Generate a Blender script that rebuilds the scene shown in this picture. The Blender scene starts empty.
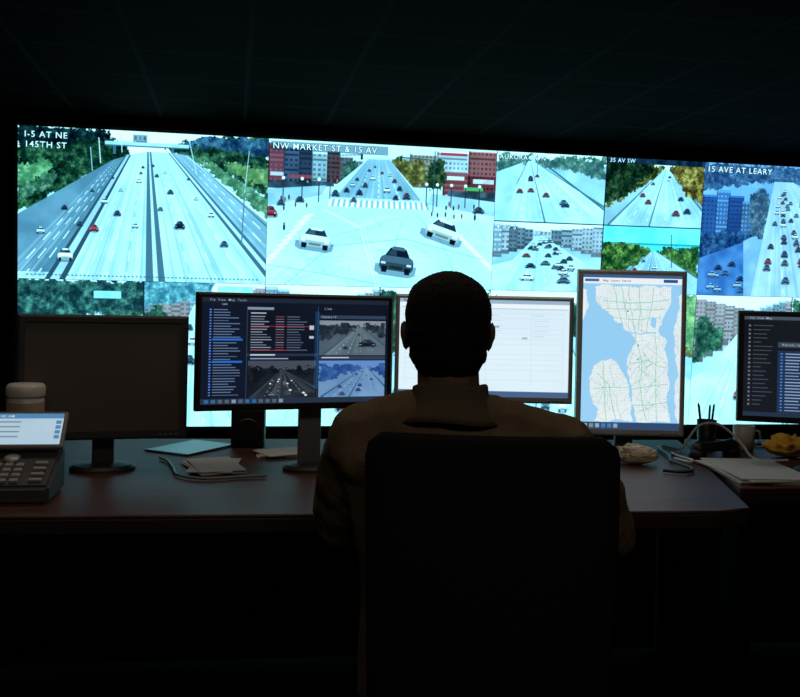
import bpy, bmesh, math, random
import numpy as np
from mathutils import Vector, Matrix
random.seed(7); RNG=np.random.RandomState(11)
S=bpy.context.scene
S.view_settings.view_transform='Standard'
COL=S.collection

# ------------------------------------------------------------------ materials
def mat(name,col,rough=.6,metal=0,spec=.5,bump=0,bscale=200,var=0,vscale=8,sheen=0):
    m=bpy.data.materials.new(name); m.use_nodes=True
    nt=m.node_tree; b=nt.nodes['Principled BSDF']
    b.inputs['Base Color'].default_value=(*col,1)
    b.inputs['Roughness'].default_value=rough
    b.inputs['Metallic'].default_value=metal
    b.inputs['Specular IOR Level'].default_value=spec
    if sheen: b.inputs['Sheen Weight'].default_value=sheen
    tc=nt.nodes.new('ShaderNodeTexCoord')
    if var:
        n=nt.nodes.new('ShaderNodeTexNoise'); n.inputs['Scale'].default_value=vscale; n.inputs['Detail'].default_value=5
        nt.links.new(tc.outputs['Object'],n.inputs['Vector'])
        r=nt.nodes.new('ShaderNodeValToRGB')
        r.color_ramp.elements[0].position=.3; r.color_ramp.elements[1].position=.7
        r.color_ramp.elements[0].color=(*[c*(1-var) for c in col],1)
        r.color_ramp.elements[1].color=(*[min(1,c*(1+var)) for c in col],1)
        nt.links.new(n.outputs['Fac'],r.inputs['Fac']); nt.links.new(r.outputs['Color'],b.inputs['Base Color'])
    if bump:
        n=nt.nodes.new('ShaderNodeTexNoise'); n.inputs['Scale'].default_value=bscale
        nt.links.new(tc.outputs['Object'],n.inputs['Vector'])
        bp=nt.nodes.new('ShaderNodeBump'); bp.inputs['Strength'].default_value=bump; bp.inputs['Distance'].default_value=.003
        nt.links.new(n.outputs['Fac'],bp.inputs['Height']); nt.links.new(bp.outputs['Normal'],b.inputs['Normal'])
    return m
def wood(name,c1,c2,rough):
    m=mat(name,c1,rough,spec=.3); nt=m.node_tree; b=nt.nodes['Principled BSDF']
    tc=nt.nodes.new('ShaderNodeTexCoord'); mp=nt.nodes.new('ShaderNodeMapping'); mp.inputs['Scale'].default_value=(1.2,14,14)
    n=nt.nodes.new('ShaderNodeTexNoise'); n.inputs['Scale'].default_value=3; n.inputs['Detail'].default_value=8; n.inputs['Distortion'].default_value=.6
    r=nt.nodes.new('ShaderNodeValToRGB'); r.color_ramp.elements[0].position=.35; r.color_ramp.elements[1].position=.65
    r.color_ramp.elements[0].color=(*c1,1); r.color_ramp.elements[1].color=(*c2,1)
    nt.links.new(tc.outputs['Object'],mp.inputs[0]); nt.links.new(mp.outputs[0],n.inputs['Vector'])
    nt.links.new(n.outputs['Fac'],r.inputs[0]); nt.links.new(r.outputs[0],b.inputs['Base Color'])
    return m
def tiles(name,c1,c2,sx,rough=.8):
    m=mat(name,c1,rough,spec=.03); nt=m.node_tree; b=nt.nodes['Principled BSDF']
    tc=nt.nodes.new('ShaderNodeTexCoord'); br=nt.nodes.new('ShaderNodeTexBrick'); br.offset=0
    br.inputs['Scale'].default_value=1; br.inputs['Brick Width'].default_value=sx; br.inputs['Row Height'].default_value=sx
    br.inputs['Mortar Size'].default_value=.016
    br.inputs['Color1'].default_value=(*c1,1); br.inputs['Color2'].default_value=(*[c*.85 for c in c1],1); br.inputs['Mortar'].default_value=(*c2,1)
    nt.links.new(tc.outputs['Object'],br.inputs['Vector']); nt.links.new(br.outputs['Color'],b.inputs['Base Color'])
    return m
M_black=mat('black_plastic',(.012,.012,.013),.45,spec=.4,bump=.1)
M_dkgrey=mat('dark_grey_plastic',(.035,.036,.04),.5,bump=.1)
M_phone=mat('charcoal_phone_plastic',(.055,.056,.06),.5,bump=.1)
M_grey=mat('grey_plastic',(.16,.16,.17),.4)
M_key=mat('light_grey_keys',(.30,.31,.32),.45)
M_silver=mat('silver_plastic',(.40,.40,.41),.35,metal=.3)
M_chairfab=mat('black_chair_fabric',(.010,.010,.011),.95,spec=.05,bump=.5,bscale=600)
M_metal=mat('dull_metal',(.2,.2,.2),.35,metal=.9)
M_wood=wood('reddish_brown_desk_laminate',(.056,.023,.016),(.095,.039,.027),.5)
M_edge=mat('dark_desk_edge',(.02,.010,.008),.6)
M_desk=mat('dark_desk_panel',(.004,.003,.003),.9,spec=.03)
M_sweater=mat('olive_brown_wool',(.135,.100,.064),.95,spec=.05,bump=.8,bscale=300,var=.12,vscale=25)
M_collar=mat('dark_olive_knit_rib',(.095,.076,.054),.95,spec=.05,bump=.8,bscale=400)
M_skin=mat('skin',(.13,.068,.046),.6,spec=.25,bump=.1)
M_hair=mat('black_hair',(.006,.005,.005),.85,spec=.12,bump=1,bscale=300)
M_trouser=mat('dark_trousers',(.012,.014,.02),.9,bump=.4)
M_shoe=mat('black_leather',(.01,.01,.01),.35)
M_wall=mat('dark_olive_wall_paint',(.045,.034,.013),.9,spec=.1,var=.1)
M_walld=mat('dark_wall_paint',(.006,.005,.005),.95,spec=.03,var=.1)
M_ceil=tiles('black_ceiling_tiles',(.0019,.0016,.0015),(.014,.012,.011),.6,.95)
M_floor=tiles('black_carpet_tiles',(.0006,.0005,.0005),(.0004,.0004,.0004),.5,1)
M_paper=mat('white_paper',(.50,.51,.50),.8,var=.04)
M_cyanp=mat('pale_cyan_plastic_sleeve',(.08,.20,.26),.3)
M_blue=mat('blue_card',(.03,.12,.3),.6)
M_yellow=mat('yellow_cloth',(.80,.48,.06),.85,bump=.8,bscale=250,var=.15,vscale=40)
M_beige=mat('beige_card',(.42,.35,.24),.8,var=.1)
M_pale=mat('pale_crumpled_paper',(.62,.56,.42),.8,var=.1)
M_white=mat('white_plastic',(.60,.60,.58),.4)
M_eye=mat('eye_white',(.6,.6,.58),.2)

# ------------------------------------------------------------------ object helpers
def link(o): COL.objects.link(o); return o
def empty(name,loc,rz=0,label=None,cat=None):
    o=bpy.data.objects.new(name,None); o.location=loc; o.rotation_euler=(0,0,rz); o.empty_display_size=.1
    if label: o['label']=label
    if cat: o['category']=cat
    return link(o)
def finish(bm,name,m,parent=None,smooth=False,label=None,cat=None,group=None,kind=None,loc=None):
    me=bpy.data.meshes.new(name); bmesh.ops.recalc_face_normals(bm,faces=bm.faces); bm.to_mesh(me); bm.free()
    if smooth:
        for p in me.polygons: p.use_smooth=True
    for mm in (m if isinstance(m,list) else [m]): me.materials.append(mm)
    o=bpy.data.objects.new(name,me); link(o)
    if parent: o.parent=parent
    if loc is not None: o.location=loc
    if label:o['label']=label
    if cat:o['category']=cat
    if group:o['group']=group
    if kind:o['kind']=kind
    return o
def addbox(bm,c,s,bev=.003,seg=2,rot=None):
    r=bmesh.ops.create_cube(bm,size=1); vs=r['verts']
    bmesh.ops.scale(bm,vec=s,verts=vs)
    if bev:
        es=list({e for v in vs for e in v.link_edges})
        rr=bmesh.ops.bevel(bm,geom=es,offset=bev,segments=seg,affect='EDGES',profile=.5)
        vs=list(set([v for v in vs if v.is_valid]+rr['verts']))
    if rot is not None: bmesh.ops.rotate(bm,cent=(0,0,0),matrix=rot,verts=vs)
    bmesh.ops.translate(bm,vec=c,verts=vs)
    return vs
def box(name,c,s,m,parent=None,bev=.003,rot=None,**k):
    bm=bmesh.new(); addbox(bm,c,s,bev,rot=rot); return finish(bm,name,m,parent,**k)
def addsweep(bm,pts,rad,n=12,cap=True):
    pts=[Vector(p) for p in pts]; rings=[]
    up=Vector((0,0,1))
    for i,p in enumerate(pts):
        d=(pts[min(i+1,len(pts)-1)]-pts[max(i-1,0)]).normalized()
        a=up.cross(d) if abs(d.dot(up))<.97 else Vector((1,0,0)).cross(d)
        a.normalize(); b=d.cross(a)
        r=rad[i] if isinstance(rad,(list,tuple)) else rad
        rings.append([bm.verts.new(p+(a*math.cos(t)+b*math.sin(t))*r) for t in [2*math.pi*k/n for k in range(n)]])
    for r0,r1 in zip(rings,rings[1:]):
        for k in range(n): bm.faces.new((r0[k],r0[(k+1)%n],r1[(k+1)%n],r1[k]))
    if cap: bm.faces.new(rings[0][::-1]); bm.faces.new(rings[-1])
def addlathe(bm,prof,c=(0,0,0),n=28):
    rings=[]
    for r,z in prof: rings.append([bm.verts.new((c[0]+r*math.cos(2*math.pi*k/n),c[1]+r*math.sin(2*math.pi*k/n),c[2]+z)) for k in range(n)])
    for r0,r1 in zip(rings,rings[1:]):
        for k in range(n): bm.faces.new((r0[k],r0[(k+1)%n],r1[(k+1)%n],r1[k]))
    bm.faces.new(rings[0][::-1]); bm.faces.new(rings[-1])
def addprism(bm,poly,z0,z1,bev=.006):
    a=[bm.verts.new((x,y,z0)) for x,y in poly]; b=[bm.verts.new((x,y,z1)) for x,y in poly]
    n=len(poly); fs=[bm.faces.new(a[::-1]),bm.faces.new(b)]
    for i in range(n): fs.append(bm.faces.new((a[i],a[(i+1)%n],b[(i+1)%n],b[i])))
    if bev: bmesh.ops.bevel(bm,geom=list({e for f in fs for e in f.edges}),offset=bev,segments=2,affect='EDGES',profile=.5)
def blob(bm,c,r,sub=2):
    if not isinstance(r,(tuple,list)): r=(r,r,r)
    vs=bmesh.ops.create_icosphere(bm,subdivisions=sub,radius=1)['verts']
    bmesh.ops.scale(bm,vec=r,verts=vs); bmesh.ops.translate(bm,vec=c,verts=vs)
def chain(bm,pts,n=8,sub=2):
    for (p,r),(q,s) in zip(pts,pts[1:]):
        r=Vector(r if isinstance(r,(tuple,list)) else (r,r,r)); s=Vector(s if isinstance(s,(tuple,list)) else (s,s,s))
        p=Vector(p); q=Vector(q)
        for i in range(n+1):
            t=i/n; blob(bm,p.lerp(q,t),tuple(r.lerp(s,t)),sub)

# ------------------------------------------------------------------ raster painter for the screens
def nz(h,w,cell,oct=4,fall=.72):
    out=np.zeros((h,w)); amp=1; tot=0
    for o in range(oct):
        c=max(1.3,cell/2**o); gh,gw=int(h/c)+3,int(w/c)+3
        g=RNG.rand(gh,gw); oy,ox=RNG.rand(2)
        y=np.arange(h)/c+oy; x=np.arange(w)/c+ox
        y=np.minimum(y,gh-1.001); x=np.minimum(x,gw-1.001)
        yi=y.astype(int); xi=x.astype(int); fy=(y-yi)[:,None]; fx=(x-xi)[None]
        fy=fy*fy*(3-2*fy); fx=fx*fx*(3-2*fx)
        yj=np.minimum(yi+1,gh-1); xj=np.minimum(xi+1,gw-1)
        a=g[yi][:,xi]; b=g[yi][:,xj]; cc=g[yj][:,xi]; d=g[yj][:,xj]
        out+=amp*((a*(1-fx)+b*fx)*(1-fy)+(cc*(1-fx)+d*fx)*fy); tot+=amp; amp*=fall
    return np.clip((out/tot-.5)*2.3+.5,0,1)
_tc={}
def glyphs(t):
    if t not in _tc:
        cu=bpy.data.curves.new('t','FONT'); cu.body=t; cu.size=1; cu.resolution_u=2; cu.offset=.008; cu.space_character=1.15
        ob=bpy.data.objects.new('t',cu); COL.objects.link(ob)
        dg=bpy.context.evaluated_depsgraph_get(); ev=ob.evaluated_get(dg); me=ev.to_mesh()
        _tc[t]=[[(me.vertices[i].co.x,me.vertices[i].co.y) for i in p.vertices] for p in me.polygons]
        ev.to_mesh_clear(); bpy.data.objects.remove(ob); bpy.data.curves.remove(cu)
    return _tc[t]
class Cv:
    def __init__(s,w,h,bg=(0,0,0),sc=3):
        s.sc=sc; s.W=int(w*sc); s.H=int(h*sc); s.a=np.ones((s.H,s.W,3))*np.array(bg,float)
        s.full=(0,0,w,h); s.view(); s.caps=[]
    def view(s,x=None,y=0,w=0,h=0,uw=100,uh=100):
        if x is None: x,y,w,h=s.full; uw,uh=w,h
        s.o=(x*s.sc,y*s.sc); s.k=(w*s.sc/uw,h*s.sc/uh)
        s.clip=(max(0,int(x*s.sc)),max(0,int(y*s.sc)),min(s.W,int((x+w)*s.sc)),min(s.H,int((y+h)*s.sc))); s.uw,s.uh=uw,uh
    def T(s,p): return (s.o[0]+p[0]*s.k[0],s.o[1]+p[1]*s.k[1])
    def poly(s,pts,c,c2=None,cell=6,al=1,raw=False):
        P=[p if raw else s.T(p) for p in pts]
        x0=max(s.clip[0],int(min(p[0] for p in P))-1); x1=min(s.clip[2],int(max(p[0] for p in P))+2)
        y0=max(s.clip[1],int(min(p[1] for p in P))-1); y1=min(s.clip[3],int(max(p[1] for p in P))+2)
        if x1<=x0 or y1<=y0: return
        X,Y=np.meshgrid(np.arange(x0,x1)+.5,np.arange(y0,y1)+.5); m=np.zeros(X.shape,bool)
        n=len(P); fol=c2 is not None and cell<0
        if fol:
            cell=-cell; X=X+(nz(y1-y0,x1-x0,5*s.sc)-.5)*6*s.sc; Y=Y+(nz(y1-y0,x1-x0,5*s.sc)-.5)*6*s.sc
        for i in range(n):
            (ax,ay),(bx,by)=P[i],P[(i+1)%n]
            if ay==by: continue
            m^=((ay>Y)!=(by>Y))&(X<(bx-ax)*(Y-ay)/(by-ay)+ax)
        sub=s.a[y0:y1,x0:x1]; col=np.array(c,float)
        if c2 is not None:
            if fol: t=(nz(y1-y0,x1-x0,cell*1.6*s.sc,6,.78)**1.6)[...,None]
            else: t=.5+(nz(y1-y0,x1-x0,cell*1.6*s.sc,3,.4)-.5)[...,None]*.6
            col=col*(1-t)+np.array(c2,float)*t
        else: col=np.broadcast_to(col,sub.shape)
        mm=m[...,None]*al; s.a[y0:y1,x0:x1]=sub*(1-mm)+col*mm
    def rect(s,x,y,w,h,c,c2=None,cell=6,al=1): s.poly([(x,y),(x+w,y),(x+w,y+h),(x,y+h)],c,c2,cell,al)
    def line(s,p,q,w,c,al=1,w2=None):
        P=s.T(p);Q=s.T(q); dx,dy=Q[0]-P[0],Q[1]-P[1]; L=math.hypot(dx,dy) or 1
        nx,ny=-dy/L*s.sc/2,dx/L*s.sc/2; w2=w if w2 is None else w2
        s.poly([(P[0]+nx*w,P[1]+ny*w),(Q[0]+nx*w2,Q[1]+ny*w2),(Q[0]-nx*w2,Q[1]-ny*w2),(P[0]-nx*w,P[1]-ny*w)],c,al=al,raw=True)
    def path(s,pts,w,c,al=1):
        for p,q in zip(pts,pts[1:]): s.line(p,q,w,c,al)
    def ell(s,x,y,rx,ry,c,al=1,c2=None):
        s.poly([(x+rx*math.cos(t),y+ry*math.sin(t)) for t in [i*.3927 for i in range(16)]],c,c2=c2,al=al)
    def text(s,x,y,t,h,c,al=1,shadow=False):
        u=h/.69*s.sc; L=[(0,0,c,al)]
        if shadow: L=[(dx,dy,(14,34,44),.45) for dx in (-.5,.5) for dy in (-.5,.5)]+[(0,0,c,al)]
        for dx,dy,cc,aa in L:
            for g in glyphs(t): s.poly([(s.o[0]+(x+dx)*s.sc+px*u, s.o[1]+(y+dy+h)*s.sc-py*u) for px,py in g],cc,al=aa,raw=True)
    def lanes(s,a0,a1,b0,b1,lanes=3,streak=22,dark=(110,150,160)):
        for i in range(streak):
            k=random.random(); p=(a0[0]+(a1[0]-a0[0])*k,a0[1]+(a1[1]-a0[1])*k); q=(b0[0]+(b1[0]-b0[0])*k,b0[1]+(b1[1]-b0[1])*k)
            s.line(p,q,.1,random.choice([dark,dark,(225,242,244)]),al=random.uniform(.08,.26),w2=random.uniform(1.5,5))
        for j in range(1,lanes):
            k=j/lanes; p=(a0[0]+(a1[0]-a0[0])*k,a0[1]+(a1[1]-a0[1])*k); q=(b0[0]+(b1[0]-b0[0])*k,b0[1]+(b1[1]-b0[1])*k)
            t=.03
            while t<1:
                t2=min(1,t*1.22); L=lambda t:(p[0]+(q[0]-p[0])*t,p[1]+(q[1]-p[1])*t)
                s.line(L(t),L(t+(t2-t)*.5),.3+1.0*t,(245,252,252),al=.8); t=t2+.004
    def car(s,x,y,w,h,body,glass=(40,58,70),ang=0):
        ca,sa=math.cos(ang),math.sin(ang)
        def R(pts): return [(x+px*w*ca-py*h*sa, y+px*w*sa+py*h*ca) for px,py in pts]
        s.poly(R([(-.62,.2),(.6,.15),(.58,.5),(.4,.62),(-.45,.62),(-.62,.5)]),(50,80,92),al=.5)
        s.poly(R([(-.5,.0),(-.46,-.1),(-.3,-.22),(.3,-.22),(.46,-.1),(.5,.02),(.5,.28),(.44,.4),(-.44,.4),(-.5,.28)]),[v*.74 for v in body])
        s.poly(R([(-.48,-.02),(-.44,-.1),(-.3,-.2),(.3,-.2),(.44,-.1),(.48,-.02),(.46,.1),(-.46,.1)]),body)
        s.poly(R([(-.36,-.16),(-.24,-.46),(-.14,-.5),(.14,-.5),(.24,-.46),(.36,-.16)]),glass)
        s.poly(R([(-.30,-.18),(-.22,-.38),(-.05,-.40),(-.02,-.18)]),[min(255,v+60) for v in glass],al=.5)
        s.poly(R([(-.22,-.46),(-.14,-.54),(.14,-.54),(.22,-.46),(.17,-.40),(-.17,-.40)]),body)
        s.poly(R([(-.2,.22),(.2,.22),(.18,.34),(-.18,.34)]),[v*.45 for v in body],al=.8)
        for k in(-.34,.34): s.poly(R([(k-.09,.26),(k+.09,.26),(k+.07,.5),(k-.07,.5)]),(24,36,44))
        for k in(-.42,.34): s.poly(R([(k-.04,.1),(k+.1,.1),(k+.1,.18),(k-.04,.18)]),(235,245,245),al=.8)
    def image(s,name,tint=(1,1,1),gain=1,grain=3,soft=1,con=1.0):
        a=s.a*gain
        a=(a-140)*con+140
        a=a*np.array(tint)
        a=a+(RNG.rand(s.H,s.W,1)-.5)*grain
        for i in range(soft):
            b=a.copy(); b[1:-1,1:-1]=(a[1:-1,1:-1]*2+a[:-2,1:-1]+a[2:,1:-1]+a[1:-1,:-2]+a[1:-1,2:])/6; a=b
        a=np.clip(a/255,0,1)[::-1]
        im=bpy.data.images.new(name,s.W,s.H); px=np.ones((s.H,s.W,4),np.float32); px[...,:3]=a
        im.pixels.foreach_set(px.ravel()); im.update(); im.pack(); return im
def screenmat(name,im,strength=1.0,rough=.35):
    m=mat(name,(.004,.004,.004),rough,spec=.2); nt=m.node_tree; b=nt.nodes['Principled BSDF']
    t=nt.nodes.new('ShaderNodeTexImage'); t.image=im; t.extension='EXTEND'
    uv=nt.nodes.new('ShaderNodeUVMap'); uv.uv_map='UVMap'
    nt.links.new(uv.outputs[0],t.inputs[0]); nt.links.new(t.outputs['Color'],b.inputs['Emission Color']); b.inputs['Emission Strength'].default_value=strength
    return m
def screen(name,corners,m,parent,label=None):
    me=bpy.data.meshes.new(name); me.from_pydata([tuple(c) for c in corners],[],[(0,1,2,3)])
    uv=me.uv_layers.new(name='UVMap')
    for i,c in enumerate([(0,0),(1,0),(1,1),(0,1)]): uv.data[i].uv=c
    me.materials.append(m); o=bpy.data.objects.new(name,me); link(o); o.parent=parent
    if label:o['label']=label
    return o

# ---- camera feeds ----
W8=(244,252,252)
A1,A2=(132,172,184),(182,212,219)
DT=((12,42,40),(92,140,104))
def facade(c,x,y,w,h,base,cols=None,nx=None,ny=None):
    c.rect(x,y,w,h,base,[v*.8 for v in base],10)
    pw=w*c.k[0]/c.sc; phh=h*c.k[1]/c.sc
    nx=nx or max(1,int(pw/4.2)); ny=ny or max(1,int(phh/4.8))
    q=random.choice(cols or [[v*.55 for v in base],[v*.45 for v in base],[min(255,v*1.25) for v in base]])
    for j in range(ny):
        if random.random()<.3: c.rect(x+w*.05,y+h*(j+.25)/ny,w*.9,h*.42/ny,q,al=.7); continue
        for i in range(nx):
            c.rect(x+w*(i+.22)/nx,y+h*(j+.22)/ny,w*.52/nx,h*.5/ny,q,al=random.uniform(.4,.85))
    c.rect(x,y,w,h*.04,[min(255,v*1.4) for v in base],al=.8); c.rect(x,y+h*.84,w,h*.16,[v*.5 for v in base],al=.6)
    for i in range(max(1,int(pw/7))): c.rect(x+w*random.random()*.85,y+h*.86,w*.12,h*.1,random.choice([(210,224,226),(150,90,90),(60,110,150),(190,180,120)]),al=.7)
    c.rect(x,y,w*.06,h,[v*.5 for v in base],al=.6)
def trees(c,pts,a=DT[0],b=DT[1],cell=-4): c.poly(pts,a,b,-abs(cell))
def highway(c,trcol=DT,sky=(222,242,246),vp=(55,12),n=10,a1=A1,a2=A2,treel=62,treer=48):
    c.rect(0,0,100,100,a1,a2,12)
    c.rect(0,0,100,vp[1]+2,sky)
    trees(c,[(0,vp[1]-11),(18,vp[1]-7),(34,vp[1]-10),(vp[0]-2,vp[1]-2),(vp[0],vp[1]+2),(0,treel)],*trcol)
    trees(c,[(100,vp[1]-12),(82,vp[1]-6),(70,vp[1]-9),(vp[0]+4,vp[1]-2),(vp[0]+4,vp[1]+3),(100,treer)],*trcol)
    c.poly([(vp[0]-2,vp[1]),(vp[0]+3,vp[1]),(100,75),(100,100),(5,100)],[v+22 for v in a1],[min(250,v+22) for v in a2],12)
    c.lanes((vp[0]-2,vp[1]),(vp[0]+3,vp[1]),(5,100),(100,86),5,22)
    c.line((vp[0]-2,vp[1]),(4,100),.3,(80,115,125),w2=2.4); c.line((vp[0]+3,vp[1]),(102,76),.3,(80,115,125),w2=2.2); c.line((vp[0],vp[1]),(46,100),.3,(90,125,135),w2=2)
    for i in range(n):
        t=random.uniform(.12,.95); k=random.choice([.1,.3,.55,.75,.92]); x=vp[0]+(5+k*95-vp[0])*t; y=vp[1]+(95-vp[1])*t
        c.car(x,y,2+7*t,2+8*t,random.choice([(50,68,80),(235,246,246),(90,115,125),(140,70,70)]))
def street(c,side=((120,140,150),(165,150,150)),vp=(50,18),n=9,sky=(222,242,246),tr=True):
    c.rect(0,0,100,100,A1,A2,12)
    c.rect(0,0,100,vp[1]+4,sky)
    for i in range(6):
        x=i*vp[0]/6; facade(c,x,vp[1]*(.1+.12*i),vp[0]/6+1,50-i*6,random.choice(side))
        x=100-(i+1)*(100-vp[0])/6; facade(c,x,vp[1]*(.1+.12*i),(100-vp[0])/6+1,46-i*6,random.choice(side))
    if tr:
        trees(c,[(0,20),(12,15),(22,26),(30,24),(30,40),(0,52)]); trees(c,[(100,18),(85,14),(76,26),(70,25),(72,38),(100,48)],(60,66,40),(150,150,90))
    c.poly([(vp[0]-3,vp[1]+3),(vp[0]+3,vp[1]+3),(88,60),(100,66),(100,100),(0,100),(0,64),(18,56)],(165,200,208),(202,228,233),12)
    c.lanes((vp[0]-3,vp[1]+3),(vp[0]+3,vp[1]+3),(5,100),(96,100),4,14)
    for i in range(n):
        t=random.uniform(.1,.95); x=vp[0]+random.choice([-28,-12,12,28])*t; y=vp[1]+(95-vp[1])*t
        c.car(x,y,3+10*t,2.5+8*t,random.choice([(45,62,75),(236,247,247),(90,108,120),(140,70,70)]))

PW,PH=250,153
def feed1():
    c=Cv(PW,PH,(205,235,238),sc=4)
    c.rect(0,0,250,153,(170,204,212),(198,225,230),16)
    c.rect(0,0,250,24,(232,246,248))
    trees(c,[(0,0),(60,2),(88,7),(106,14),(108,27),(92,34),(0,88)],(8,34,32),(86,132,92),5)
    trees(c,[(0,40),(30,30),(34,44),(0,62)],(60,112,78),(135,180,130),4)
    trees(c,[(0,60),(40,42),(30,60),(0,76)],(36,80,62),(128,160,128),3)
    trees(c,[(0,0),(84,0),(92,8),(50,14),(0,18)],(6,22,30),(44,80,78),5)
    trees(c,[(142,14),(165,8),(200,2),(250,-4),(250,64),(190,30),(160,24)],(10,38,36),(90,138,98),5)
    trees(c,[(156,10),(190,2),(254,0),(254,20),(200,14)],(20,50,72),(84,128,146),5)
    trees(c,[(204,26),(254,32),(254,52),(224,44)],(80,118,76),(160,184,128),4)
    c.rect(84,11,84,4.5,(150,186,198),(185,210,218),6); c.rect(84,14.5,84,1.2,(70,105,118)); c.rect(92,15,3,9,(70,105,115)); c.rect(150,15,3,8,(70,105,115))
    facade(c,112,3,14,8,(150,180,190)); 
    c.poly([(0,88),(92,30),(106,25),(34,146),(0,146)],(82,118,134),(116,150,164),10)
    c.lanes((92,30),(106,25),(-20,153),(30,150),4,20,(60,95,105))
    c.poly([(105,24),(110,24),(46,153),(26,153)],(56,82,92)); c.poly([(106,24),(108.5,24),(40,153),(31,153)],(180,204,211),(152,182,190),8)
    c.poly([(110,24),(126,20),(126,153),(46,153)],(170,202,211),(198,224,230),12)
    c.lanes((110,24),(126,20),(46,153),(126,153),4,36)
    c.poly([(126,20),(130,20),(146,153),(126,153)],(78,110,122)); c.poly([(127.5,20),(128.5,20),(139,153),(134,153)],(188,211,218))
    c.poly([(130,20),(147,20),(250,150),(250,153),(146,153)],(172,204,213),(202,227,232),12)
    c.lanes((130,20),(147,20),(146,153),(256,153),4,36)
    c.poly([(147,20),(151,20),(250,126),(250,146)],(72,104,118)); c.poly([(148,20),(150,20),(250,132),(250,139)],(184,209,216))
    c.poly([(151,20),(168,22),(250,88),(250,126)],(120,157,169),(154,186,196),12)
    c.lanes((151,20),(168,22),(262,140),(256,92),3,14,(92,130,140))
    trees(c,[(168,22),(182,24),(254,64),(254,86)],(58,100,76),(130,166,128),4)
    c.line((165,22),(250,86),.5,(215,232,232),w2=2); c.line((168,22),(250,92),.3,(70,100,108),w2=1.2)
    for x,y,w,col in [(74,100,9,(185,70,78)),(84,72,6,(235,247,247)),(97,84,7,(55,72,84)),(46,128,15,(235,243,238)),(60,96,6,(60,72,85)),(160,94,10,(35,48,60)),(150,60,6,(70,88,98)),(136,44,4,(60,80,90)),(118,50,5,(235,247,247)),(72,62,4,(60,80,90)),(192,82,6,(228,240,240)),(206,112,8,(75,95,108)),(100,60,4,(200,215,220)),(45,80,6,(45,58,70)),(22,104,8,(205,220,228)),(122,36,3,(50,66,76)),(115,96,6,(220,236,236)),(140,78,5,(90,110,118)),(176,66,4,(210,225,228)),(132,34,3,(60,80,90)),(120,42,3,(150,70,74)),(144,40,3,(220,236,236)),(168,46,3,(60,80,90)),(92,48,3,(50,66,76))]:
        c.car(x,y,w,w*.8,col)
    c.line((226,58),(224,112),1.3,(90,120,130)); c.line((226,58),(236,55),1.2,(90,120,130))
    c.line((78,8),(80,34),1.1,(190,210,215)); c.line((168,6),(176,40),1,(170,200,205)); c.line((70,18),(72,42),1,(150,180,190)); c.line((100,4),(101,22),1,(190,210,215)); c.line((230,14),(226,58),.9,(160,190,195))
    c.text(6,5,'I-5 AT NE',6,W8,shadow=True); c.text(6,15,'145TH ST',6,W8,shadow=True)
    for x in range(8,244,4): c.rect(x,148,2.2,1.6,(50,85,95),al=.6)
    return c
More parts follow.
